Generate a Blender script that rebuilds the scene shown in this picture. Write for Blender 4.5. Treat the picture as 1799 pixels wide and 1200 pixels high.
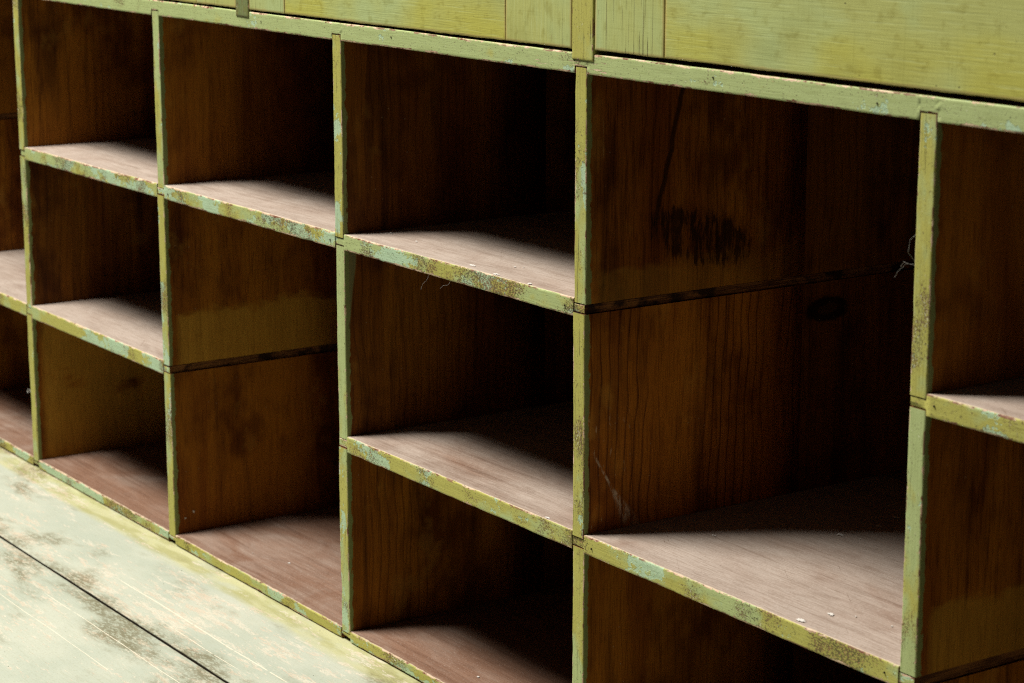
import bpy, math, random
from mathutils import Vector, noise

# ------------------------------------------------------------------ camera, world, light, exposure
scene = bpy.context.scene
for o in list(bpy.data.objects):
    bpy.data.objects.remove(o)
COL = scene.collection

cam_data = bpy.data.cameras.new('camera')
cam = bpy.data.objects.new('camera', cam_data)
COL.objects.link(cam)
cam.location = (1.6741, -1.2056, 0.6296)
cam.rotation_euler = (math.radians(90 - 12.229), 0, math.radians(55.823))
cam_data.sensor_width = 36
cam_data.lens = 79.98
cam_data.clip_start = 0.05
cam_data.clip_end = 100
cam_data.dof.use_dof = True
cam_data.dof.focus_distance = 2.22
cam_data.dof.aperture_fstop = 13
scene.camera = cam

world = bpy.data.worlds.new('World')
scene.world = world
world.use_nodes = True
bg = world.node_tree.nodes['Background']
bg.inputs['Color'].default_value = (1.0, 0.93, 0.82, 1)
bg.inputs['Strength'].default_value = 0.038

lamp_data = bpy.data.lights.new('window_light', 'AREA')
lamp_data.shape = 'RECTANGLE'
lamp_data.size = 1.4
lamp_data.size_y = 1.25
lamp_data.energy = 520
lamp_data.color = (1.0, 0.975, 0.925)
lamp = bpy.data.objects.new('window_light', lamp_data)
COL.objects.link(lamp)
lamp.location = (-1.65, -1.52, 4.25)
lamp.rotation_euler = (Vector((-0.2, 0.1, 0.0)) - lamp.location).to_track_quat('-Z', 'Y').to_euler()

scene.view_settings.view_transform = 'Standard'
scene.view_settings.look = 'None'
scene.view_settings.exposure = 0.0
scene.view_settings.gamma = 1.0
scene.render.engine = 'CYCLES'
scene.cycles.use_denoising = False
scene.cycles.filter_width = 1.15
scene.cycles.max_bounces = 6
scene.cycles.diffuse_bounces = 3
scene.cycles.glossy_bounces = 2
scene.cycles.caustics_reflective = False
scene.cycles.caustics_refractive = False
scene.render.resolution_x = 1024
scene.render.resolution_y = 683

# ------------------------------------------------------------------ measured layout (metres)
T = 0.018                                  # board thickness
PITCH = 0.4415                             # divider spacing
DX = {k: -0.0 + (k - 3) * PITCH for k in range(-1, 6)}     # left face of each divider
RT, RB = 0.4499, 0.4312                    # top board
AT, AB = 0.2242, 0.2068                    # upper shelf level
BT, BB = 0.0, -0.0183                      # middle shelf level
CT, CB = -0.2246, -0.2372                  # base board
ZC = -0.2385                               # counter top
DEPTH = 0.46
DADO = 0.0045

# ------------------------------------------------------------------ node helpers
class G:
    def __init__(self, name):
        self.m = bpy.data.materials.new(name)
        self.m.use_nodes = True
        self.nt = self.m.node_tree
        self.nt.nodes.clear()
    def n(self, t, **k):
        nd = self.nt.nodes.new(t)
        for a, b in k.items():
            setattr(nd, a, b)
        return nd
    def put(self, sock, v):
        if isinstance(v, bpy.types.NodeSocket):
            self.nt.links.new(v, sock)
        elif v is not None:
            if isinstance(v, (tuple, list)) and len(v) == 3 and sock.type == 'RGBA':
                v = (*v, 1)
            sock.default_value = v
    def math(self, op, a, b=None, c=None, clamp=False):
        nd = self.n('ShaderNodeMath', operation=op, use_clamp=clamp)
        for i, v in enumerate((a, b, c)):
            if v is not None:
                self.put(nd.inputs[i], v)
        return nd.outputs[0]
    def add(self, a, b): return self.math('ADD', a, b)
    def sub(self, a, b): return self.math('SUBTRACT', a, b)
    def mul(self, a, b): return self.math('MULTIPLY', a, b)
    def mx(self, a, b): return self.math('MAXIMUM', a, b)
    def mn(self, a, b): return self.math('MINIMUM', a, b)
    def inv(self, a): return self.math('SUBTRACT', 1.0, a, clamp=True)
    def attr(self, name):
        return self.n('ShaderNodeAttribute', attribute_name=name)
    def xyz(self, v):
        nd = self.n('ShaderNodeSeparateXYZ'); self.put(nd.inputs[0], v)
        return nd.outputs
    def vmul(self, v, s):
        nd = self.n('ShaderNodeVectorMath', operation='MULTIPLY')
        self.put(nd.inputs[0], v); nd.inputs[1].default_value = s
        return nd.outputs[0]
    def vadd(self, v, s):
        nd = self.n('ShaderNodeVectorMath', operation='ADD')
        self.put(nd.inputs[0], v); self.put(nd.inputs[1], s)
        return nd.outputs[0]
    def noise(self, v, s=(1, 1, 1), detail=3, rough=0.55, dist=0.0):
        nd = self.n('ShaderNodeTexNoise')
        self.put(nd.inputs['Vector'], self.vmul(v, s))
        nd.inputs['Scale'].default_value = 1
        nd.inputs['Detail'].default_value = min(detail, 3)
        nd.inputs['Roughness'].default_value = rough
        nd.inputs['Distortion'].default_value = dist
        return nd.outputs[0]
    def vor(self, v, s=(1, 1, 1), feature='F1'):
        nd = self.n('ShaderNodeTexVoronoi', feature=feature)
        self.put(nd.inputs['Vector'], self.vmul(v, s))
        nd.inputs['Scale'].default_value = 1
        return nd.outputs['Distance']
    def step(self, f, a, b, lo=0.0, hi=1.0):
        nd = self.n('ShaderNodeMapRange', interpolation_type='SMOOTHSTEP')
        self.put(nd.inputs['Value'], f)
        self.put(nd.inputs['From Min'], a); self.put(nd.inputs['From Max'], b)
        nd.inputs['To Min'].default_value = lo; nd.inputs['To Max'].default_value = hi
        return nd.outputs[0]
    def mix(self, f, a, b):
        nd = self.n('ShaderNodeMix', data_type='RGBA')
        self.put(nd.inputs[0], f); self.put(nd.inputs[6], a); self.put(nd.inputs[7], b)
        return nd.outputs[2]
    def mulc(self, f, a, b):
        nd = self.n('ShaderNodeMix', data_type='RGBA', blend_type='MULTIPLY')
        self.put(nd.inputs[0], f); self.put(nd.inputs[6], a); self.put(nd.inputs[7], b)
        return nd.outputs[2]
    def done(self, color, rough=0.6, height=None, strength=0.5, dist=0.001, spec=0.4):
        b = self.n('ShaderNodeBsdfPrincipled')
        self.put(b.inputs['Base Color'], color)
        self.put(b.inputs['Roughness'], rough)
        b.inputs['Specular IOR Level'].default_value = spec
        if height is not None:
            bp = self.n('ShaderNodeBump')
            bp.inputs['Strength'].default_value = strength
            bp.inputs['Distance'].default_value = dist
            self.put(bp.inputs['Height'], height)
            self.nt.links.new(bp.outputs[0], b.inputs['Normal'])
        o = self.n('ShaderNodeOutputMaterial')
        self.nt.links.new(b.outputs[0], o.inputs[0])
        return self.m

OLIVE = (0.385, 0.362, 0.085)
SAGE = (0.36, 0.42, 0.175)
MINT = (0.33, 0.475, 0.305)
PINKWOOD = (0.36, 0.17, 0.085)
CREAM = (0.80, 0.66, 0.46)

def paint_mat(name, splinter=None, mint=0.0, grime=0.0, chips=0.5, olive=0.5, cracks=0.0, paint_tone=1.0):
    """old layered green paint on the front edges; attribute bo = (along, depth, across) in metres"""
    g = G(name)
    P = g.attr('bo').outputs['Vector']
    ed = g.xyz(g.attr('fx').outputs['Vector'])[0]
    big = g.noise(P, (9, 9, 16), 3, 0.6)
    med = g.noise(P, (38, 60, 60), 4, 0.6)
    streak = g.noise(P, (26, 700, 700), 3, 0.6)
    fine = g.noise(P, (520, 700, 700), 3, 0.65)
    f1 = g.step(g.add(g.mul(big, .75), g.mul(med, .25)), .56 - .2 * olive, .66 - .2 * olive)
    col = g.mix(f1, SAGE, OLIVE)
    if paint_tone < 1:
        col = g.mulc(1.0, col, (paint_tone, paint_tone * 1.05, paint_tone))
    # patches where the older mint coat shows
    mm = g.add(g.add(g.mul(g.noise(P, (17, 30, 30), 2, .5), .8), g.mul(g.noise(P, (150, 190, 190), 4, .65), .28)), -0.04)
    mask_m = g.step(mm, .66 - .2 * mint, .67 - .2 * mint)
    col = g.mix(g.mul(mask_m, .9), col, g.mix(g.step(fine, .35, .65), MINT, (0.43, 0.56, 0.385)))
    col = g.mulc(g.step(streak, .42, .72, 0, .38), col, (0.62, 0.60, 0.45))
    col = g.mix(g.step(streak, .36, .18, 0, .28), col, (0.54, 0.60, 0.34))
    # dirt pressed into the coarse paint
    zone = g.noise(g.vadd(P, (2.2, .4, .1)), (11, 8, 8), 2, .5)
    dz = g.step(g.add(zone, g.mul(g.sub(med, .5), .45)), .58 - .14 * grime, .74 - .14 * grime)
    dm = g.step(g.add(g.noise(P, (420, 620, 620), 3, .8), g.mul(dz, .14)), .615, .66)
    spk = g.mul(g.step(g.vor(P, (150, 150, 150)), .10, .05), g.step(big, .45, .6))
    film = g.mul(dz, .22)
    col = g.mulc(film, col, (0.50, 0.44, 0.28))
    dirt = g.mx(g.mul(dm, .9), g.mul(spk, .55))
    col = g.mix(g.mul(dirt, .95), col, g.mix(g.step(med, .4, .6), (0.060, 0.050, 0.018), (0.12, 0.065, 0.028)))
    lt = g.step(g.add(g.noise(g.vadd(P, (.3, .9, 0)), (380, 520, 520), 3, .8), g.mul(dz, .09)), .66, .71)
    col = g.mix(g.mul(lt, .85), col, g.mix(g.step(big, .45, .55), (0.66, 0.66, 0.47), (0.42, 0.20, 0.10)))
    # chips down to the wood, most of them along the arrises
    near = g.step(ed, 0.0045, 0.0, 0, .22)
    ch = g.add(g.add(g.mul(g.noise(P, (34, 130, 130), 3, .6), .65), g.mul(g.noise(P, (260, 420, 420), 3, .6), .35)), near)
    chip = g.step(ch, .79 - .09 * chips, .80 - .09 * chips)
    if splinter is not None:
        rx = g.xyz(g.attr('rw').outputs['Vector'])[0]
        zone = g.step(g.math('ABSOLUTE', g.sub(rx, splinter)), .14, .02)
        slv = g.step(g.add(g.noise(g.vadd(P, (.37, 0, 0)), (28, 330, 330), 3, .6), g.mul(zone, .12)), .735, .75)
        chip = g.mx(chip, g.mul(slv, g.step(zone, .05, .2)))
    wood = g.mix(g.noise(P, (60, 800, 800), 3, .6), PINKWOOD, CREAM)
    wood = g.mix(g.step(g.noise(P, (60, 90, 90), 3, .6), .5, .62), wood, (0.16, 0.06, 0.03))
    col = g.mix(chip, col, wood)
    # rubbed pale line on the arris itself
    rub = g.mul(g.step(ed, 0.0013, 0.0002), g.step(g.noise(P, (38, 70, 70), 3, .75), .53, .60))
    col = g.mix(g.mul(rub, .5), col, (0.50, 0.43, 0.22))
    brn = g.mul(g.step(ed, 0.0019, 0.0005), g.step(g.noise(g.vadd(P, (1.3, .7, .2)), (26, 60, 60), 3, .75), .585 - .03 * chips, .62 - .03 * chips))
    col = g.mix(g.mul(brn, .85), col, (0.17, 0.07, 0.04))
    h = g.sub(g.add(g.mul(fine, .25), g.mul(streak, .30)), g.add(g.mul(chip, .9), g.mul(dirt, .4)))
    h = g.sub(h, g.mul(mask_m, .5))
    if cracks:
        ck = g.step(g.noise(P, (11, 620, 620), 2, .5), .70 - .05 * cracks, .725 - .05 * cracks)
        col = g.mix(g.mul(ck, .9), col, (0.06, 0.045, 0.015))
        h = g.sub(h, ck)
    return g.done(col, 0.62, h, .75, .0006, .3)

def wood_mat(name, tide=None, tide_s=0.0, drips=False, seed=0.0, tone=1.0, lines=0.5, wrap=0.0055, below=False, grs=.7, streak=False, knot=False, run=False):
    """dark varnished softwood inside the pigeonholes; bo = (along grain, depth, thickness), rw = position"""
    g = G(name)
    P = g.vadd(g.attr('bo').outputs['Vector'], (seed, seed * .7, 0))
    R = g.attr('rw').outputs['Vector']
    fx = g.xyz(g.attr('fx').outputs['Vector'])
    fy = fx[1]
    r = g.xyz(R)
    gr = g.noise(P, (2.6, 40, 40), 3, .65, 1.2)
    band = g.noise(P, (1.6, 13, 13), 2, .5, .9)
    w = g.n('ShaderNodeTexWave', wave_type='BANDS', bands_direction='Y', wave_profile='SAW')
    g.put(w.inputs['Vector'], g.vmul(P, (1.1, 1, 1)))
    w.inputs['Scale'].default_value = 30
    w.inputs['Distortion'].default_value = 9.0
    w.inputs['Detail'].default_value = 2
    w.inputs['Detail Scale'].default_value = .22
    ring = g.step(w.outputs['Fac'], .72, 1.0)
    fine = g.noise(P, (28, 800, 800), 3, .7)
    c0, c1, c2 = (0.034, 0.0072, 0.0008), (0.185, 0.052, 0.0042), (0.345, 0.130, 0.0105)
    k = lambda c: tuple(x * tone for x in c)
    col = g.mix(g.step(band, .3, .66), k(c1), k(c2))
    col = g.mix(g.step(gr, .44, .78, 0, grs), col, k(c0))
    zone = g.step(g.noise(P, (2, 16, 16), 2, .5), .38, .54)
    col = g.mix(g.mul(g.mul(ring, zone), lines), col, k((0.045, 0.010, 0.0012)))
    col = g.mulc(g.step(fine, .50, .62, 0, .55), col, (0.45, 0.36, 0.28))
    # soft darker clouds in the old varnish
    col = g.mulc(g.step(g.noise(P, (8, 11, 11), 3, .7), .46, .72, 0, .8), col, (0.26, 0.15, 0.10))
    # rubbed spots and long thin scratches
    col = g.mix(g.step(g.noise(g.vadd(P, (7, 2, 1)), (13, 17, 17), 3, .7), .58, .72, 0, .35), col, k((0.40, 0.20, 0.035)))
    scr = g.mul(g.step(g.noise(g.vadd(P, (1, 5, 2)), (9, 330, 330), 2, .5), .73, .76), g.step(g.noise(P, (12, 25, 25), 2, .5), .5, .58))
    col = g.mix(g.mul(scr, .5), col, (0.40, 0.24, 0.09))
    rough = .5
    if tide is not None:
        wob = g.mul(g.sub(g.noise(R, (30, 13, 22), 3, .65), .5), .05)
        tl = g.add(r[2], wob)
        m = g.step(tl, tide + .005, tide - .006)
        if below:
            m = g.inv(m)
        m = g.mul(m, g.step(fy, .007, .020))
        m = g.mul(m, g.step(g.noise(R, (20, 11, 20), 3, .65), .22, .44))
        col = g.mix(g.mul(m, tide_s), col, g.mix(gr, (0.52, 0.29, 0.040), (0.34, 0.175, 0.024)))
        col = g.mulc(g.step(fine, .50, .62, 0, .4), col, (0.5, 0.42, 0.34))
    if drips:
        ey, ez = g.math('DIVIDE', g.sub(r[1], .138), .085), g.math('DIVIDE', g.add(g.sub(r[2], .270), g.mul(g.sub(r[1], .138), .25)), .036)
        zn = g.step(g.math('SQRT', g.add(g.mul(ey, ey), g.mul(ez, ez))), 1.08, .55)
        dn = g.add(g.mul(g.noise(R, (1, 64, 16), 3, .75, .7), .60), g.mul(g.noise(R, (1, 230, 34), 3, .8), .40))
        dmask = g.step(g.add(dn, g.mul(zn, .20)), .625, .74)
        dmask = g.mul(dmask, g.step(zn, .02, .25))
        col = g.mulc(g.mul(zn, .45), col, (0.45, 0.35, 0.28))
        col = g.mix(g.mul(dmask, .82), col, (0.008, 0.003, 0.001))
        yc = g.add(g.add(.079, g.mul(g.sub(r[2], .285), .25)), g.mul(g.sub(g.noise(R, (1, 1, 30), 2, .5), .5), .012))
        ln = g.mul(g.step(g.math('ABSOLUTE', g.sub(r[1], yc)), .0042, .0015), g.step(r[2], .27, .31))
        col = g.mix(g.mul(ln, .8), col, (0.010, 0.004, 0.001))
    if knot:
        ky, kz = g.math('DIVIDE', g.sub(r[1], .297), .030), g.math('DIVIDE', g.sub(r[2], .183), .013)
        kd = g.math('SQRT', g.add(g.mul(ky, ky), g.mul(kz, kz)))
        kd = g.add(kd, g.mul(g.sub(g.noise(R, (60, 60, 60), 3, .6), .5), .5))
        col = g.mix(g.step(kd, 1.1, .8, 0, .92), col, (0.006, 0.002, 0.0006))
        col = g.mix(g.step(kd, .5, .3, 0, .7), col, (0.06, 0.022, 0.005))
    if streak:
        yc = g.add(.0225, g.mul(g.sub(.0574, r[2]), .61))
        wd = g.add(.0018, g.mul(g.step(r[2], .05, .0), .009))
        sm = g.step(g.math('DIVIDE', g.math('ABSOLUTE', g.sub(r[1], yc)), wd), 1.2, .3)
        sm = g.mul(sm, g.mul(g.step(r[2], .085, .055), g.step(g.noise(R, (90, 300, 90), 4, .7), .38, .62)))
        col = g.mix(g.mul(sm, .85), col, (0.50, 0.40, 0.29))
        scf = g.mul(g.step(g.noise(g.vadd(R, (0, .4, .1)), (40, 260, 60), 3, .7), .63, .70), g.mul(g.step(r[1], .075, .03), g.step(r[2], .14, .09)))
        col = g.mix(g.mul(scf, .7), col, (0.48, 0.36, 0.22))
    # dust specks and scuffs
    sp = g.mul(g.step(g.vor(R, (95, 95, 95)), .085, .04), g.step(g.noise(R, (9, 9, 9), 2, .5), .48, .6))
    col = g.mix(g.mul(sp, .55), col, (0.40, 0.30, 0.20))
    # paint carried round the front arris
    if run:
        dep = g.add(g.step(r[2], .105, .20, 0, .0075), g.step(r[2], .16, .20, 0, .002))
        rm = g.mul(g.step(g.sub(dep, g.math('ABSOLUTE', g.sub(r[1], .006))), -.001, .002), g.step(r[2], .10, .115))
        rm = g.mul(rm, g.step(r[1], .0, .004))
        col = g.mix(g.mul(rm, .6), col, (0.20, 0.25, 0.12))
    wr = g.step(g.add(fy, g.mul(g.sub(g.noise(R, (70, 160, 70), 4, .65), .5), .010)), wrap + .0006, wrap - .0006)
    col = g.mix(wr, col, (0.20, 0.235, 0.085))  # wrapped paint kept dark green, the side's shade put into its colour
    h = g.add(g.mul(gr, .5), g.add(g.mul(fine, .4), g.mul(ring, -.3)))
    return g.done(col, .62, h, .45, .0006, .12)

def dust_mat(name, dusty=0.8, seed=0.0, red=0.5):
    """shelf tops: brown boards under a pinkish film of dust"""
    g = G(name)
    P = g.vadd(g.attr('bo').outputs['Vector'], (seed, seed, seed))
    fy = g.xyz(g.attr('fx').outputs['Vector'])[1]
    gr = g.noise(P, (4, 110, 110), 3, .65, .6)
    fine = g.noise(P, (24, 650, 650), 3, .75)
    cloud = g.noise(P, (9, 15, 15), 3, .6, .9)
    patch = g.noise(P, (2.3, 5, 5), 2, .5)
    wood = g.mix(g.step(gr, .35, .65), (0.23, 0.145, 0.098), (0.135, 0.077, 0.048))
    wood = g.mix(red, wood, g.mix(gr, (0.215, 0.115, 0.070), (0.125, 0.060, 0.035)))
    dust = g.mix(g.noise(P, (30, 50, 50), 4, .65), (0.405, 0.338, 0.282), (0.305, 0.250, 0.205))
    f = g.add(g.add(g.mul(cloud, .55), g.mul(patch, .45)), g.add(g.mul(gr, -.22), g.mul(g.sub(fine, .5), .35)))
    f = g.step(f, .50 - .62 * dusty, 1.0 - .62 * dusty, .05, .92)
    col = g.mix(f, wood, dust)
    # dark worn streaks along the grain
    st = g.step(g.noise(P, (5, 30, 30), 3, .7, .9), .56, .74, 0, .5)
    col = g.mulc(st, col, (0.56, 0.49, 0.44))
    col = g.mulc(g.step(fine, .48, .60, 0, .55), col, (0.60, 0.52, 0.46))
    col = g.mulc(g.step(gr, .54, .74, 0, .32), col, (0.58, 0.48, 0.40))
    grit = g.noise(P, (520, 620, 620), 3, .8)
    col = g.mulc(g.step(grit, .52, .64, 0, .30), col, (0.5, 0.43, 0.38))
    col = g.mix(g.step(grit, .42, .32, 0, .30), col, (0.52, 0.46, 0.41))
    Q = g.n('ShaderNodeVectorRotate', rotation_type='Z_AXIS'); g.put(Q.inputs['Vector'], P); Q.inputs['Angle'].default_value = .6
    sc = g.mul(g.step(g.noise(Q.outputs[0], (7, 420, 420), 2, .5), .70, .74), g.step(cloud, .48, .6))
    col = g.mulc(g.mul(sc, .8), col, (0.5, 0.42, 0.36))
    dots = g.step(g.vor(P, (75, 75, 75)), .055, .03)
    col = g.mix(g.mul(dots, .75), col, (0.05, 0.03, 0.02))
    sp = g.mul(g.step(g.vor(g.vadd(P, (3.1, 1.7, .3)), (60, 60, 60)), .05, .025), g.step(g.noise(P, (14, 14, 14), 2), .5, .6))
    col = g.mix(sp, col, (0.5, 0.45, 0.4))
    # bare pale front arris
    ar = g.step(g.add(fy, g.mul(g.sub(g.noise(P, (120, 160, 160), 3, .6), .5), .004)), .0028, .0014)
    col = g.mix(g.mul(ar, .7), col, (0.55, 0.44, 0.31))
    h = g.add(g.mul(fine, .5), g.add(g.mul(gr, .3), g.mul(f, .5)))
    return g.done(col, 0.85, h, .45, .0005, .10)

def panel_mat(name, vert=False, stain=0.5, cracks=0.0, stain_z=None):
    """sage paint with brush lines on drawers, battens, stiles; bo.x runs along the grain"""
    g = G(name)
    P = g.attr('bo').outputs['Vector']
    R = g.attr('rw').outputs['Vector']
    fx = g.xyz(g.attr('fx').outputs['Vector'])
    ed = fx[0]
    big = g.noise(P, (5, 8, 8), 3, .6, .5)
    brush = g.noise(P, (16, 520, 520), 3, .75)
    cross = g.noise(P, (480, 14, 14), 3, .7)
    col = g.mix(g.step(big, .50 - .25 * stain, .70 - .25 * stain), SAGE, g.mix(.6, SAGE, OLIVE))
    if stain_z is not None:
        z = g.xyz(R)[2]
        zz = g.add(z, g.mul(g.sub(g.noise(R, (9, 9, 16), 4, .6), .5), .07))
        m = g.step(zz, stain_z + .050, stain_z + .012)
        m = g.mul(m, g.step(g.noise(R, (7, 7, 7), 2, .5), .35, .55))
        col = g.mix(g.mul(m, .8), col, (0.40, 0.375, 0.06))
    if cracks < 0:
        col = g.mix(g.step(g.noise(P, (14, 40, 40), 3, .6), .4, .6), col, OLIVE)
    col = g.mulc(g.step(brush, .50, .66, 0, .18), col, (0.66, 0.64, 0.45))
    col = g.mix(g.step(brush, .44, .30, 0, .28), col, (0.49, 0.56, 0.29))
    col = g.mulc(g.step(cross, .55, .72, 0, .25), col, (0.6, 0.58, 0.4))
    cl = g.noise(P, (60, 90, 90), 4, .65)
    col = g.mulc(g.step(cl, .52, .72, 0, .45), col, (0.62, 0.56, 0.34))
    hg = g.noise(g.vadd(P, (3, 1, 4)), (9, 14, 14), 3, .7)
    col = g.mulc(g.step(hg, .54, .78, 0, .3), col, (0.58, 0.54, 0.32))
    spk = g.mul(g.step(g.vor(P, (60, 75, 75)), .075, .035), g.step(g.noise(P, (11, 11, 11)), .42, .55))
    col = g.mix(g.mul(spk, .85), col, (0.07, 0.06, 0.02))
    low = g.step(g.add(ed, g.mul(g.sub(cl, .5), .004)), .0035, .0010)
    col = g.mix(g.mul(low, .55), col, (0.42, 0.30, 0.10))
    h = g.add(g.mul(brush, .8), g.mul(cross, .15))
    h = g.sub(h, g.mul(spk, .5))
    if cracks > 0:
        zone = g.step(g.noise(P, (5, 26, 26), 2, .5), .40, .62)
        ck = g.mul(g.step(g.noise(P, (9, 520, 520), 2, .5), .68 - .06 * cracks, .705 - .06 * cracks), zone)
        col = g.mix(ck, col, (0.07, 0.05, 0.018))
        flake = g.mul(g.step(g.noise(P, (22, 330, 330), 2, .5), .735, .75), zone)
        col = g.mix(flake, col, PINKWOOD)
        h = g.sub(h, g.mul(g.mx(ck, flake), 1.2))
    return g.done(col, 0.55, h, .6, .0006, .35)

def counter_mat(name, near=False, seed=0.0):
    g = G(name)
    R = g.attr('rw').outputs['Vector']
    P = g.vadd(g.attr('bo').outputs['Vector'], (seed, seed, seed))
    r = g.xyz(R)
    ed = g.xyz(g.attr('fx').outputs['Vector'])[0]
    big = g.noise(P, (5, 9, 9), 4, .6)
    fine = g.noise(P, (25, 650, 650), 3, .65)
    col = g.mix(g.step(big, .35, .65), (0.36, 0.385, 0.305), (0.43, 0.44, 0.35))
    col = g.mulc(g.step(fine, .5, .72, 0, .3), col, (0.70, 0.68, 0.56))
    # olive band of newer paint along the cabinet
    if near:
        b = g.step(g.add(r[1], g.mul(g.sub(g.noise(P, (5, 30, 30), 4, .6), .5), .035)), -.042, -.026)
        b = g.mul(b, g.step(g.noise(P, (9, 22, 22), 4, .65), .30, .52, .35, 1))
        col = g.mix(g.mul(b, .9), col, g.mix(g.step(g.noise(P, (12, 60, 60), 3), .4, .6), (0.32, 0.305, 0.125), (0.42, 0.405, 0.215)))
    # worn-through streaks along the boards
    wz = g.noise(P, (3.2, 7, 7), 3, .6)
    ws = g.add(g.mul(g.noise(P, (15, 85, 85), 4, .7), .6), g.mul(g.noise(P, (100, 330, 330), 3, .7), .4))
    worn = g.mul(g.step(g.add(ws, g.mul(wz, .42)), .735, .785), g.step(g.noise(P, (240, 420, 420), 3, .7), .38, .5, .25, 1))
    wc = g.mix(g.step(g.noise(P, (30, 120, 120), 3, .7), .42, .62), (0.56, 0.51, 0.40), (0.52, 0.41, 0.30))
    col = g.mix(g.mul(worn, .7), col, wc)
    # grey-olive grime, heaviest along the joint
    js = g.math('ABSOLUTE', g.add(r[1], .169))
    gz = g.add(g.noise(P, (6, 14, 14), 3, .65), g.step(js, .05, .0, 0, .15))
    gf = g.noise(P, (110, 330, 330), 3, .8)
    gm = g.mul(g.step(gz, .52, .74), g.step(g.add(gf, g.mul(gz, .2)), .56, .66))
    col = g.mulc(g.step(gz, .50, .82, 0, .55), col, (0.60, 0.55, 0.42))
    col = g.mix(g.mul(gm, .68), col, (0.12, 0.098, 0.045))
    sp2 = g.noise(P, (300, 520, 520), 3, .8)
    col = g.mulc(g.step(sp2, .54, .64, 0, .3), col, (0.6, 0.56, 0.44))
    spk = g.mul(g.step(g.vor(P, (60, 60, 60)), .06, .03), g.step(g.noise(P, (8, 8, 8)), .5, .6))
    col = g.mix(spk, col, (0.05, 0.045, 0.02))
    # long pale scratches
    hh = g.add(g.mul(fine, .4), g.add(g.mul(worn, -.5), g.mul(gm, -.1)))
    for (y, x0, x1, wd) in ((-.117, -.80, -.2, .0010), (-.1415, -.62, -.44, .0007), (-.212, -.8, -.3, .0007), (-.258, -.9, -.5, .0006)):
        yy = g.add(r[1], g.mul(g.sub(g.noise(R, (5, 0, 0), 1), .5), .006))
        s = g.step(g.math('ABSOLUTE', g.sub(yy, y)), wd, wd * .5)
        s = g.mul(s, g.mul(g.step(r[0], x0, x0 + .05), g.step(r[0], x1 + .03, x1)))
        s = g.mul(s, g.step(g.noise(R, (40, 2, 2), 3, .7), .34, .46))
        col = g.mix(g.mul(s, .9), col, (0.66, 0.60, 0.46))
        hh = g.sub(hh, g.mul(s, .6))
    return g.done(col, 0.55, hh, .5, .0006, .35)

def flat_mat(name, c, rough=.8):
    g = G(name)
    tc = g.n('ShaderNodeTexCoord').outputs['Object']
    f = g.noise(tc, (300, 300, 300), 3, .6)
    return g.done(g.mix(f, c, tuple(x * .75 for x in c)), rough, f, .3, .0004, .2)

def endgrain_mat():
    g = G('sawn_end_grain')
    R = g.attr('rw').outputs['Vector']
    a = g.noise(R, (30, 30, 700), 3, .6)
    b = g.noise(R, (40, 25, 40), 4, .65)
    col = g.mix(g.step(a, .4, .62), (0.20, 0.085, 0.022), (0.07, 0.026, 0.008))
    col = g.mix(g.step(b, .5, .62, 0, .9), col, (0.010, 0.004, 0.002))
    return g.done(col, .8, a, .6, .0008, .2)

# ------------------------------------------------------------------ mesh helpers
def nz(x, s):
    return noise.noise(Vector((x, s * 7.31, s * 3.17)))

def link(o, parent=None):
    COL.objects.link(o)
    if parent:
        o.parent = parent
        o.matrix_parent_inverse.identity()
    return o

def make_mesh(name, verts, faces, mats, midx=None, bo=None, fx=None, smooth=None, parent=None, origin=(0, 0, 0)):
    me = bpy.data.meshes.new(name)
    ov = Vector(origin)
    me.from_pydata([tuple(Vector(v) - ov) for v in verts], [], faces)
    for m in mats:
        me.materials.append(m)
    if midx:
        me.polygons.foreach_set('material_index', midx)
    if smooth:
        me.polygons.foreach_set('use_smooth', smooth)
    for nm, data in (('bo', bo), ('fx', fx), ('rw', [tuple(v) for v in verts])):
        if data:
            a = me.attributes.new(nm, 'FLOAT_VECTOR', 'POINT')
            a.data.foreach_set('vector', [c for v in data for c in v])
    me.update()
    o = bpy.data.objects.new(name, me)
    link(o, parent)
    return o

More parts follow.
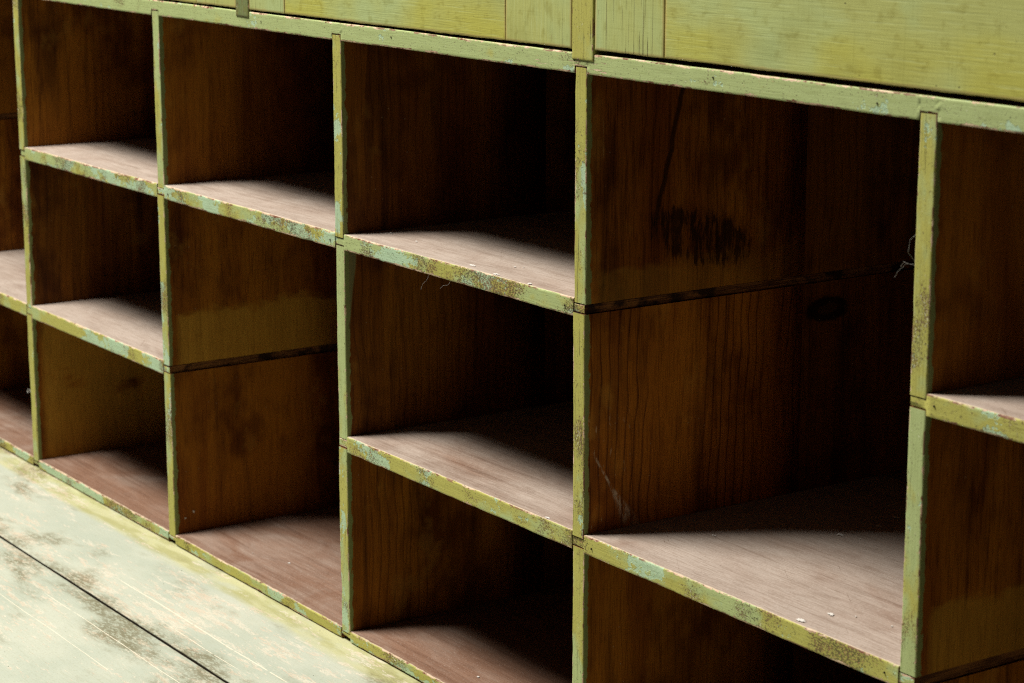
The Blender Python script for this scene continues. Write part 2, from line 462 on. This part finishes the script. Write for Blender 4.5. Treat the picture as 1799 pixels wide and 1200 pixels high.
SEED = [0]
def board(name, axis, L0, L1, t0, t1, mats, parent, origin, y0=0.0, depth=DEPTH, notch=(), rough=1.0, stepl=0.0045,
          bow=0.0, chip=1.0, tilt=0.0, rad=0.0011):
    """A board swept along x or z: front arrises rounded, nicked and slightly wavy; notch = [(a, b, low, high)].
    mats = (front paint, low side, high side, end)."""
    SEED[0] += 1
    s = SEED[0] * 1.37
    th = t1 - t0
    off = (s * 0.731 % 5, s * 1.17 % 5, s * 2.3 % 5)
    ls = []
    n = max(2, int((L1 - L0) / stepl))
    for i in range(n + 1):
        ls.append(L0 + (L1 - L0) * i / n)
    for a, b, lo, hi in notch:
        ls = [l for l in ls if abs(l - a) > 8e-4 and abs(l - b) > 8e-4]
        for e in (a, b):
            if L0 < e < L1:
                ls += [e - 2e-5, e + 2e-5]
    ls.sort()
    back = [d for d in (depth, .36, .27, .19, .12, .07, .035, .018, .009, .005, .003) if y0 + d <= y0 + depth + 1e-9 and d <= depth]
    verts, bo, fx, rings = [], [], [], []
    nring = 0
    for l in ls:
        lo = hi = 0.0
        inn = False
        for a, b, nl, nh in notch:
            if a < l < b:
                lo, hi, inn = nl, nh, True
        sway = .0006 * rough * nz(l * 7, s) + .00025 * rough * nz(l * 45, s + 3) + tilt * (l - L0) + bow * math.sin(math.pi * (l - L0) / (L1 - L0))
        thk = .0003 * rough * nz(l * 16, s + 5)
        fr = .0005 * rough * nz(l * 11, s + 9) + .00018 * rough * nz(l * 130, s + 11)
        def rr(k):
            c = max(0.0, nz(l * 33, s + k) - .30) * .0075 * chip
            c += max(0.0, nz(l * 120, s + k + 2) - .35) * .003 * chip
            return min(rad + .0003 * nz(l * 60, s + k + 4) + c, th * .35)
        ra, rb = rr(20), rr(40)
        a, b = t0 + sway - thk + lo, t1 + sway + thk - hi
        yf = y0 + fr + (.0006 if lo and hi else 0)
        pts = [(a, y0 + d, d, d) for d in back]
        for ang in (15, 45, 75):
            c = math.radians(ang)
            pts.append((a + ra * (1 - math.cos(c)), yf + ra * (1 - math.sin(c)), 0.0003, ra * (1 - math.sin(c))))
        for f in (.12, .26, .5, .74, .88):
            t = a + (b - a) * f
            t = min(max(t, a + ra * 1.02), b - rb * 1.02)
            pts.append((t, yf + .00015 * nz(l * 50 + f * 9, s + 60), min(t - a, b - t), 0.0))
        for ang in (75, 45, 15):
            c = math.radians(ang)
            pts.append((b - rb * (1 - math.cos(c)), yf + rb * (1 - math.sin(c)), 0.0003, rb * (1 - math.sin(c))))
        pts += [(b, y0 + d, d, d) for d in reversed(back)]
        base = len(verts)
        for t, y, e, fy in pts:
            verts.append((l, y, t) if axis == 'x' else (t, y, l))
            bo.append((l + off[0], y + off[1], t + off[2]))
            fx.append((e, fy, l - L0))
        rings.append((base, len(pts)))
        nring = len(pts)
    nb = len(back)
    faces, midx, smooth = [], [], []
    for i in range(len(rings) - 1):
        b0, b1 = rings[i][0], rings[i + 1][0]
        stepface = abs(ls[i + 1] - ls[i]) < 1e-4
        for j in range(nring):
            k = (j + 1) % nring
            q = (b0 + j, b0 + k, b1 + k, b1 + j)
            faces.append(q if axis == 'x' else q[::-1])
            if stepface:
                midx.append(3)
            elif j < nb:
                midx.append(1)
            elif j < nring - nb - 1:
                midx.append(0)
            elif j < nring - 1:
                midx.append(2)
            else:
                midx.append(1)
            smooth.append(not stepface and j != nring - 1)
    for (b0, _), flip in ((rings[0], True), (rings[-1], False)):
        base = len(verts)
        for j in range(nring):
            verts.append(verts[b0 + j]); bo.append(bo[b0 + j]); fx.append((.02, .02, 0))
        f = tuple(range(base, base + nring))
        if flip:
            f = f[::-1]
        faces.append(f if axis != 'x' else f[::-1]); midx.append(3); smooth.append(False)
    o = make_mesh(name, verts, faces, mats, midx, bo, fx, smooth, parent, origin)
    import bmesh
    bm = bmesh.new(); bm.from_mesh(o.data)
    bmesh.ops.recalc_face_normals(bm, faces=bm.faces)
    bm.to_mesh(o.data); bm.free()
    return o

def slab(name, x0, x1, y0, y1, z0, z1, mats, parent, origin, grain='x', nx=40, nzz=10, rad=.0012, wob=.0004, front='y'):
    """A panel whose shown face is a fine grid with softened, uneven borders (front faces -y) or a plank (front='z')."""
    SEED[0] += 1
    s = SEED[0] * 2.11
    off = (s * .531 % 5, s * 1.37 % 5, s * 2.9 % 5)
    def axis(a, b, n):
        e = [a, a + rad * .35, a + rad, a + rad * 2.5]
        m = [a + (b - a) * i / n for i in range(1, n)]
        m = [v for v in m if a + rad * 4 < v < b - rad * 4]
        return e + m + [b - rad * 2.5, b - rad, b - rad * .35, b]
    if front == 'y':
        ua, va = axis(x0, x1, nx), axis(z0, z1, nzz)
        top, bottom = y0, y1
    else:
        ua, va = axis(x0, x1, nx), axis(y0, y1, nzz)
        top, bottom = z1, z0
    verts, bo, fx = [], [], []
    def put(u, v, w, e):
        p = (u, w, v) if front == 'y' else (u, v, w)
        verts.append(p)
        q = (p[0], p[2], p[1]) if grain == 'x' else (p[2], p[0], p[1])
        bo.append((q[0] + off[0], q[1] + off[1], q[2] + off[2]))
        fx.append((e, .02, 0))
    sg = 1 if front == 'y' else -1
    for v in va:
        for u in ua:
            e = min(u - ua[0], ua[-1] - u, v - va[0], va[-1] - v)
            drop = rad - math.sqrt(max(0, rad * rad - (rad - min(e, rad)) ** 2))
            w = top + sg * drop + wob * noise.noise(Vector((u * 9, v * 22, s)))
            uu = u + (wob * nz(v * 60, s + 1) if u in (ua[0], ua[-1]) else 0)
            vv = v + (wob * 1.6 * nz(u * 28, s + 2) + wob * nz(u * 160, s + 6) if v in (va[0], va[-1]) else 0)
            put(uu, vv, w, e)
    nu, nv = len(ua), len(va)
    faces, smooth = [], []
    for j in range(nv - 1):
        for i in range(nu - 1):
            faces.append((j * nu + i, j * nu + i + 1, (j + 1) * nu + i + 1, (j + 1) * nu + i)); smooth.append(True)
    loop = [i for i in range(nu)] + [j * nu + nu - 1 for j in range(1, nv)] + [(nv - 1) * nu + i for i in range(nu - 2, -1, -1)] + [j * nu for j in range(nv - 2, 0, -1)]
    b0 = len(verts)
    for k in loop:
        p = verts[k]
        u, v = (p[0], p[2]) if front == 'y' else (p[0], p[1])
        put(u, v, bottom, 0)
    m = len(loop)
    for k in range(m):
        k2 = (k + 1) % m
        faces.append((loop[k], b0 + k, b0 + k2, loop[k2])); smooth.append(False)
    faces.append(tuple(b0 + k for k in range(m))); smooth.append(False)
    mi = [0 if sm or len(mats) < 2 else 1 for sm in smooth]
    o = make_mesh(name, verts, faces, mats, mi, bo, fx, smooth, parent, origin)
    import bmesh
    bm = bmesh.new(); bm.from_mesh(o.data)
    bmesh.ops.recalc_face_normals(bm, faces=bm.faces)
    bm.to_mesh(o.data); bm.free()
    return o

def tag(o, label, cat, group=None):
    o['label'] = label; o['category'] = cat
    if group:
        o['group'] = group

# ------------------------------------------------------------------ materials
END = endgrain_mat()
M_SHELF = [paint_mat('paint_shelf_a', mint=.72, grime=.9, chips=.9, olive=.55),
           paint_mat('paint_shelf_b', mint=.42, grime=.8, chips=.7, olive=.75),
           paint_mat('paint_shelf_base', mint=.70, grime=.8, chips=.9, olive=.85)]
M_RAIL = paint_mat('paint_top_board', splinter=.0, mint=.12, grime=-.3, chips=.75, olive=-.15)
M_UP = [paint_mat('paint_upright_olive', mint=.15, grime=.2, chips=.4, olive=.95, cracks=.5),
        paint_mat('paint_upright_sage', mint=.2, grime=.0, chips=.4, olive=.2, cracks=.6),
        paint_mat('paint_upright_mixed', mint=.3, grime=.2, chips=.5, olive=.6, cracks=.4)]
WOOD = [wood_mat('varnished_wood', seed=0.0), wood_mat('varnished_wood_plain', seed=3.3, lines=.1, tone=1.0, grs=.4),
        wood_mat('varnished_wood_dark', seed=6.1, tone=.7, lines=.4)]
W_TIDE = wood_mat('varnished_wood_faded_foot', tide=.060, tide_s=.85, seed=1.9, lines=.1, tone=1.0, grs=.35)
W_TOPFADE = wood_mat('varnished_wood_faded_top', seed=4.4, lines=.75, tone=1.25, streak=True)
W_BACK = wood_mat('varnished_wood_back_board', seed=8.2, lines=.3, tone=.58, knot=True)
W_DRIP = wood_mat('varnished_wood_drips', tide=.25, tide_s=.3, drips=True, seed=2.7, lines=.35, grs=.9)
W_RUN = wood_mat('varnished_wood_paint_run', seed=6.1, tone=.75, lines=.4, run=True)
W_LOW = wood_mat('varnished_wood_low_stain', tide=.052, tide_s=.6, seed=5.2, lines=.2, tone=1.1)
DUST = [dust_mat('dusty_shelf_top', .85, 0.0, .2), dust_mat('dusty_shelf_top_worn', .75, 2.1, .5), dust_mat('dusty_base_top', .30, 4.7, .95)]

# ------------------------------------------------------------------ the cabinet
ORG = (-0.43, 0.0, CB)
cabinet = bpy.data.objects.new('pigeonhole_cabinet', None)
cabinet.location = ORG
cabinet.empty_display_size = .1
link(cabinet)
tag(cabinet, 'worn green painted wooden pigeonhole cabinet with dusty open compartments and drawer fronts above', 'cabinet')

def notches(ks, lo, hi, g=.0005):
    return [(DX[k] - g, DX[k] + T + g, lo, hi) for k in ks]

# top board, two shelf levels, base board
rail = board('top_board', 'x', -1.95, 1.05, RB, RT, (M_RAIL, WOOD[2], WOOD[1], END), cabinet, ORG,
      notch=notches(range(0, 5), .0062, 0) , rough=.7, chip=.4)
def shelf(a, b, t0, t1, pm, dm, d=DADO, **k):
    return board('shelf', 'x', a, b, t0, t1, (pm, WOOD[2], dm, END), cabinet, ORG,
                 notch=notches([q for q in range(-1, 6)], d, d), chip=.6, rough=.9, **k)
sA = shelf(DX[0], DX[3] + T - .0016, AB, AT, M_SHELF[0], DUST[0])
sA2 = shelf(DX[4] + .001, DX[5] + T, AB, AT, M_SHELF[1], DUST[1])
shelf(-2.0, DX[-1] + T - .0012, AB, AT, M_SHELF[1], DUST[1])
sB0 = shelf(-1.95, DX[1] + T - .0016, BB, BT, M_SHELF[1], DUST[0])
sB = shelf(DX[2] + .0008, DX[4] + T - .0016, BB, BT, M_SHELF[1], DUST[1])
base = board('base_board', 'x', -1.95, 1.05, CB, CT, (M_SHELF[2], WOOD[2], DUST[2], END), cabinet, ORG,
             notch=notches(range(-1, 5), .0036, .0036, .001), chip=.8, rough=1.0)

# dividers: separate lengths housed in the shelf grooves
SPLIT = 0.265
def divider(k, z0, z1, pm, w, rim=0.0):
    d = board('divider', 'z', z0, z1, DX[k], DX[k] + T, (pm, w, w, END), cabinet, ORG, y0=rim, depth=SPLIT - rim - .0003,
              rough=1.0, chip=.55)
    SEED[0] += 1
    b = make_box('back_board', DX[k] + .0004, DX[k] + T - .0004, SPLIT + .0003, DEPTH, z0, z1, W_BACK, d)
    return d

def make_box(name, x0, x1, y0, y1, z0, z1, mat, parent, grain='z'):
    SEED[0] += 1
    s = SEED[0] * 1.93
    off = (s % 5, s * 1.7 % 5, s * 2.9 % 5)
    vs = [(x, y, z) for x in (x0, x1) for y in (y0, y1) for z in (z0, z1)]
    bo = [((v[2] if grain == 'z' else v[0]) + off[0], v[1] + off[1], (v[0] if grain == 'z' else v[2]) + off[2]) for v in vs]
    fs = [(0, 1, 3, 2), (4, 6, 7, 5), (0, 4, 5, 1), (2, 3, 7, 6), (0, 2, 6, 4), (1, 5, 7, 3)]
    return make_mesh(name, vs, fs, [mat], None, bo, [(.02, .1, 0)] * 8, None, parent, ORG)

e = DADO - .0006
top = (AT - e, RB + .0056)
mid = (BT - e, AB + e)
low = (CT - .003, BB + e)
W_ = WOOD
plan = {-1: [(low, 0, W_[1]), (mid, 2, W_[0]), (top, 0, W_[1])],
        0: [(low, 0, W_LOW), (mid, 2, W_[2]), (top, 0, W_[0])],
        1: [(low, 0, W_[1]), (mid, 2, W_TIDE), (top, 2, W_[1])],
        2: [(low, 2, W_[0]), (mid, 1, W_RUN), (top, 0, W_[2])],
        3: [(low, 0, W_[1]), (mid, 0, W_TOPFADE), (top, 2, W_DRIP)],
        4: [(low, 1, W_[0]), (mid, 1, W_LOW), (top, 0, W_[1])],
        5: [(low, 1, W_[0]), (mid, 1, W_[0]), (top, 0, W_[1])]}
DIV = {}
for k, segs in plan.items():
    for i, (zz, pi, w) in enumerate(segs):
        DIV[k, i] = divider(k, zz[0], zz[1], M_UP[pi], w, rim=(.0004 if (k + i) % 2 else -.0003))
make_box('back_panel', -1.95, 1.05, DEPTH + .0004, DEPTH + .012, CB + .001, .75, WOOD[2], cabinet, 'x')

# stiles and drawer fronts over the top board
STX = [(-.659, -.6285), (-.0035, .0288)]
M_STILE = panel_mat('stile_paint', True, .9, cracks=.5)
M_STILE_OLD = paint_mat('stile_paint_olive', mint=.0, grime=.5, chips=.3, olive=.9, cracks=.7)
M_STILE_DARK = paint_mat('stile_paint_darkened', mint=-.5, grime=1.3, chips=.1, olive=.9, cracks=.3, paint_tone=.42)  # left stile only: olive paint multiplied down to a much darker tone
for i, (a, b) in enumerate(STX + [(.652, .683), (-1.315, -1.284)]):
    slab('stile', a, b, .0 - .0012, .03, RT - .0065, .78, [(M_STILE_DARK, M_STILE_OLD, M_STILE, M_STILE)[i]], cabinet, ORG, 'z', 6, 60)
DZ = RT + .0036
M_PANEL = panel_mat('drawer_paint', False, .55, stain_z=DZ)
M_BATTEN = panel_mat('batten_paint', True, .5, cracks=.2)
M_BATTEN2 = panel_mat('batten_paint_cracked', True, .45, cracks=.8)
def drawer(a, b, la, rb, dz, mb):
    d = slab('drawer_front', la + .0004, rb - .0004, .0, .022, dz, .72, [M_PANEL], cabinet, ORG, 'x', 90, 40)
    slab('end_batten', a, la - .0006, -.0002, .022, dz - .0004, .72, [mb], d, ORG, 'z', 20, 60)
    slab('end_batten', rb - .0001, b, -.0001, .022, dz + .0002, .72, [M_BATTEN], d, ORG, 'z', 20, 60)
    return d
drawer(-.6278, -.0058, -.545, -.112, RT + .0026, M_BATTEN)
drawer(.0300, .6505, .1305, .55, DZ + .0006, M_BATTEN2)
drawer(-1.283, -.6600, -1.18, -.76, RT + .0022, M_BATTEN)
make_box('drawer_void_board', -1.95, 1.05, .05, .062, RT + .0005, .78, WOOD[2], cabinet, 'x')

# ------------------------------------------------------------------ the counter
CORG = (-.5, -.3, ZC)
counter = bpy.data.objects.new('counter', None)
counter.location = CORG
link(counter)
tag(counter, 'pale green worn wooden counter of wide planks in front of the cabinet', 'counter')
M_C1 = counter_mat('counter_paint_near', True, 0.0)
M_EDGE = flat_mat('dirty_plank_edge', (0.030, 0.022, 0.012))
M_C2 = counter_mat('counter_paint', False, 3.7)
for i, (a, b) in enumerate(((-.1672, .46), (-.47, -.1710), (-.77, -.472))):
    slab('plank', -2.4, 1.3, a, b, ZC - .03, ZC, [M_C1 if i == 0 else M_C2, M_EDGE], counter, CORG, 'x', 240, 60, rad=.0013, wob=.0004, front='z')

# ------------------------------------------------------------------ small marks and debris
M_SPL = flat_mat('dried_white_paint', (0.62, 0.58, 0.52))
def blob(parent, c, r, ax='z', stretch=1.6, seed=0, org=ORG, lobes=3):
    rnd = random.Random(seed)
    n = 22
    vs, fs = [], []
    h = .0004
    ring = []
    for i in range(n):
        a = 2 * math.pi * i / n
        q = r * .55 * (.62 + .5 * abs(noise.noise(Vector((math.cos(a) * 1.6, math.sin(a) * 1.6, seed * 3.3)))) + rnd.uniform(-.3, .3))
        ring.append((q * stretch * math.cos(a), q * math.sin(a)))
    for lev, sc in ((0, 1.0), (h, .82)):
        for u, v in ring:
            if ax == 'z':
                vs.append((c[0] + u * sc, c[1] + v * sc, c[2] + lev))
            else:
                vs.append((c[0] + lev, c[1] + u * sc, c[2] + v * sc))
    for i in range(n):
        j = (i + 1) % n
        fs.append((i, j, n + j, n + i))
    fs.append(tuple(range(n, 2 * n)))
    return make_mesh('paint_splash', vs, fs, [M_SPL], parent=parent, origin=org)

for i, (x, y, r, st) in enumerate(((-.1891, .012, .0040, 2.6), (-.1353, .0045, .0050, 2.2), (-.1575, .0418, .0022, 1.6), (-.150, .047, .0018, 1.2),
                                   (-.0769, .004, .0042, 1.8), (-.40, .045, .0025, 2.0), (-.34, .04, .002, 2.2))):
    blob(sA, (x, y, AT + .0006), r, 'z', st, i)
for i, (x, y, r, st) in enumerate(((-.0458, .0035, .0035, 2.2), (.3186, .039, .0055, 1.6), (.3169, .008, .0065, 1.6), (.1527, .199, .0055, 1.8),
                                   (.1533, .249, .0045, 1.5), (.1417, .2821, .005, 1.6), (.0895, .0995, .003, 2.0), (.335, .052, .0016, 1.4),
                                   (.37, .06, .002, 1.4), (.175, .205, .0018, 1.4))):
    blob(sB, (x, y, BT + .0006), r, 'z', st, i + 20)
for i, (x, y, r, st) in enumerate(((-.6795, .0633, .0034, 1.6), (-.2233, .0396, .0030, 1.8), (-.74, .045, .0015, 1.3))):
    blob(base, (x, y, CT + .0006), r, 'z', st, i + 40)
for i, (y, z, r) in enumerate(((.0149, -.2046, .0028), (.0272, -.1976, .0040))):
    blob(DIV[1, 0], (DX[1] + T + .0006, y, z), r, 'x', 1.0, i + 50)

# nail heads and a dab of filler
M_NAIL = flat_mat('rusty_nail', (0.035, 0.022, 0.012))

def dab(name, parent, c, r, mat, n=12, seed=0, squash=1.0):
    rnd = random.Random(seed)
    vs = [(c[0], c[1] - .0004, c[2])]
    for i in range(n):
        a = 2 * math.pi * i / n
        q = r * (1 + rnd.uniform(-.22, .22))
        vs.append((c[0] + q * math.cos(a) * squash, c[1], c[2] + q * math.sin(a)))
    fs = [(0, 1 + i, 1 + (i + 1) % n) for i in range(n)]
    vs += [(v[0], v[1] + .003, v[2]) for v in vs[1:]]
    fs += [(1 + i, 1 + n + i, 1 + n + (i + 1) % n, 1 + (i + 1) % n) for i in range(n)]
    return make_mesh(name, vs, fs, [mat], parent=parent, origin=ORG)
for i, (x, z) in enumerate(((.395, .4395), (.197, .443), (-.32, .442), (-.60, .4405))):
    dab('nail', rail, (x, -.0007, z), .0008, M_NAIL, seed=i)

dab('nail', sA2, (DX[4] + T + .009, -.0009, .2165), .0008, M_NAIL, seed=11)
for i, x in enumerate((DX[1] + T + .012, DX[2] - .011, DX[3] - .014)):
    dab('nail', sA, (x, -.0009, .2145), .0008, M_NAIL, seed=20 + i)
for i, x in enumerate((DX[3] + T + .013, DX[4] - .016)):
    dab('nail', sB, (x, -.0009, -.010), .0008, M_NAIL, seed=30 + i)

M_WEB = flat_mat('grey_web_silk', (0.55, 0.52, 0.46))
def wisp(name, label, cat, paths, rad, group=None):
    org = paths[0][0]
    vs, fs = [], []
    for p in paths:
        pts = []
        for a, b in zip(p[:-1], p[1:]):
            for k in range(6):
                pts.append(Vector(a).lerp(Vector(b), k / 6))
        pts.append(Vector(p[-1]))
        pts = [q + .0012 * noise.noise_vector(q * 160) for q in pts]
        for k, q in enumerate(pts):
            d = (pts[min(k + 1, len(pts) - 1)] - pts[max(k - 1, 0)]).normalized()
            u = d.orthogonal().normalized(); w = d.cross(u)
            base_i = len(vs)
            for m in range(4):
                a = m * math.pi / 2
                vs.append(tuple(q + rad * (math.cos(a) * u + math.sin(a) * w)))
            if k:
                for m in range(4):
                    n = (m + 1) % 4
                    fs.append((base_i - 4 + m, base_i - 4 + n, base_i + n, base_i + m))
    me = bpy.data.meshes.new(name)
    me.from_pydata([tuple(Vector(v) - Vector(org)) for v in vs], [], fs)
    me.materials.append(M_WEB)
    o = bpy.data.objects.new(name, me)
    o.location = org
    link(o)
    tag(o, label, cat, group)
    return o
x4 = DX[4]
wisp('cobweb', 'wisp of grey cobweb clinging to the left edge of the rightmost upright', 'cobweb',
     [[(x4, .002, .3215), (x4 - .006, -.003, .322), (x4 - .012, -.004, .316), (x4 - .020, -.002, .309)],
      [(x4, .002, .322), (x4 - .004, -.003, .330), (x4 - .002, -.004, .340), (x4, .001, .345)],
      [(x4, .002, .320), (x4 - .010, -.002, .323), (x4 - .014, -.001, .318)]], .00006)
wisp('thread', 'short curled pale thread hanging under the chipped middle of the upper shelf, left of two', 'thread',
     [[(-.2540, .0005, .2065), (-.2545, -.001, .200), (-.2600, -.002, .196), (-.2640, -.002, .190)]], .00007)
wisp('thread', 'short pale thread hanging under the chipped middle of the upper shelf, right of two', 'thread',
     [[(-.2130, .0005, .2065), (-.2150, -.001, .2015), (-.2230, -.002, .2005), (-.2280, -.002, .197)]], .00007)
wisp('lint', 'tiny pale tuft of lint stuck to the leftmost upright at the lower compartments', 'lint',
     [[(DX[0] - .0002, .001, -.127), (DX[0] - .004, -.002, -.125), (DX[0] - .007, -.002, -.128), (DX[0] - .003, -.003, -.130)],
      [(DX[0], .001, -.128), (DX[0] - .006, -.002, -.129), (DX[0] - .002, -.004, -.126)]], .0003)
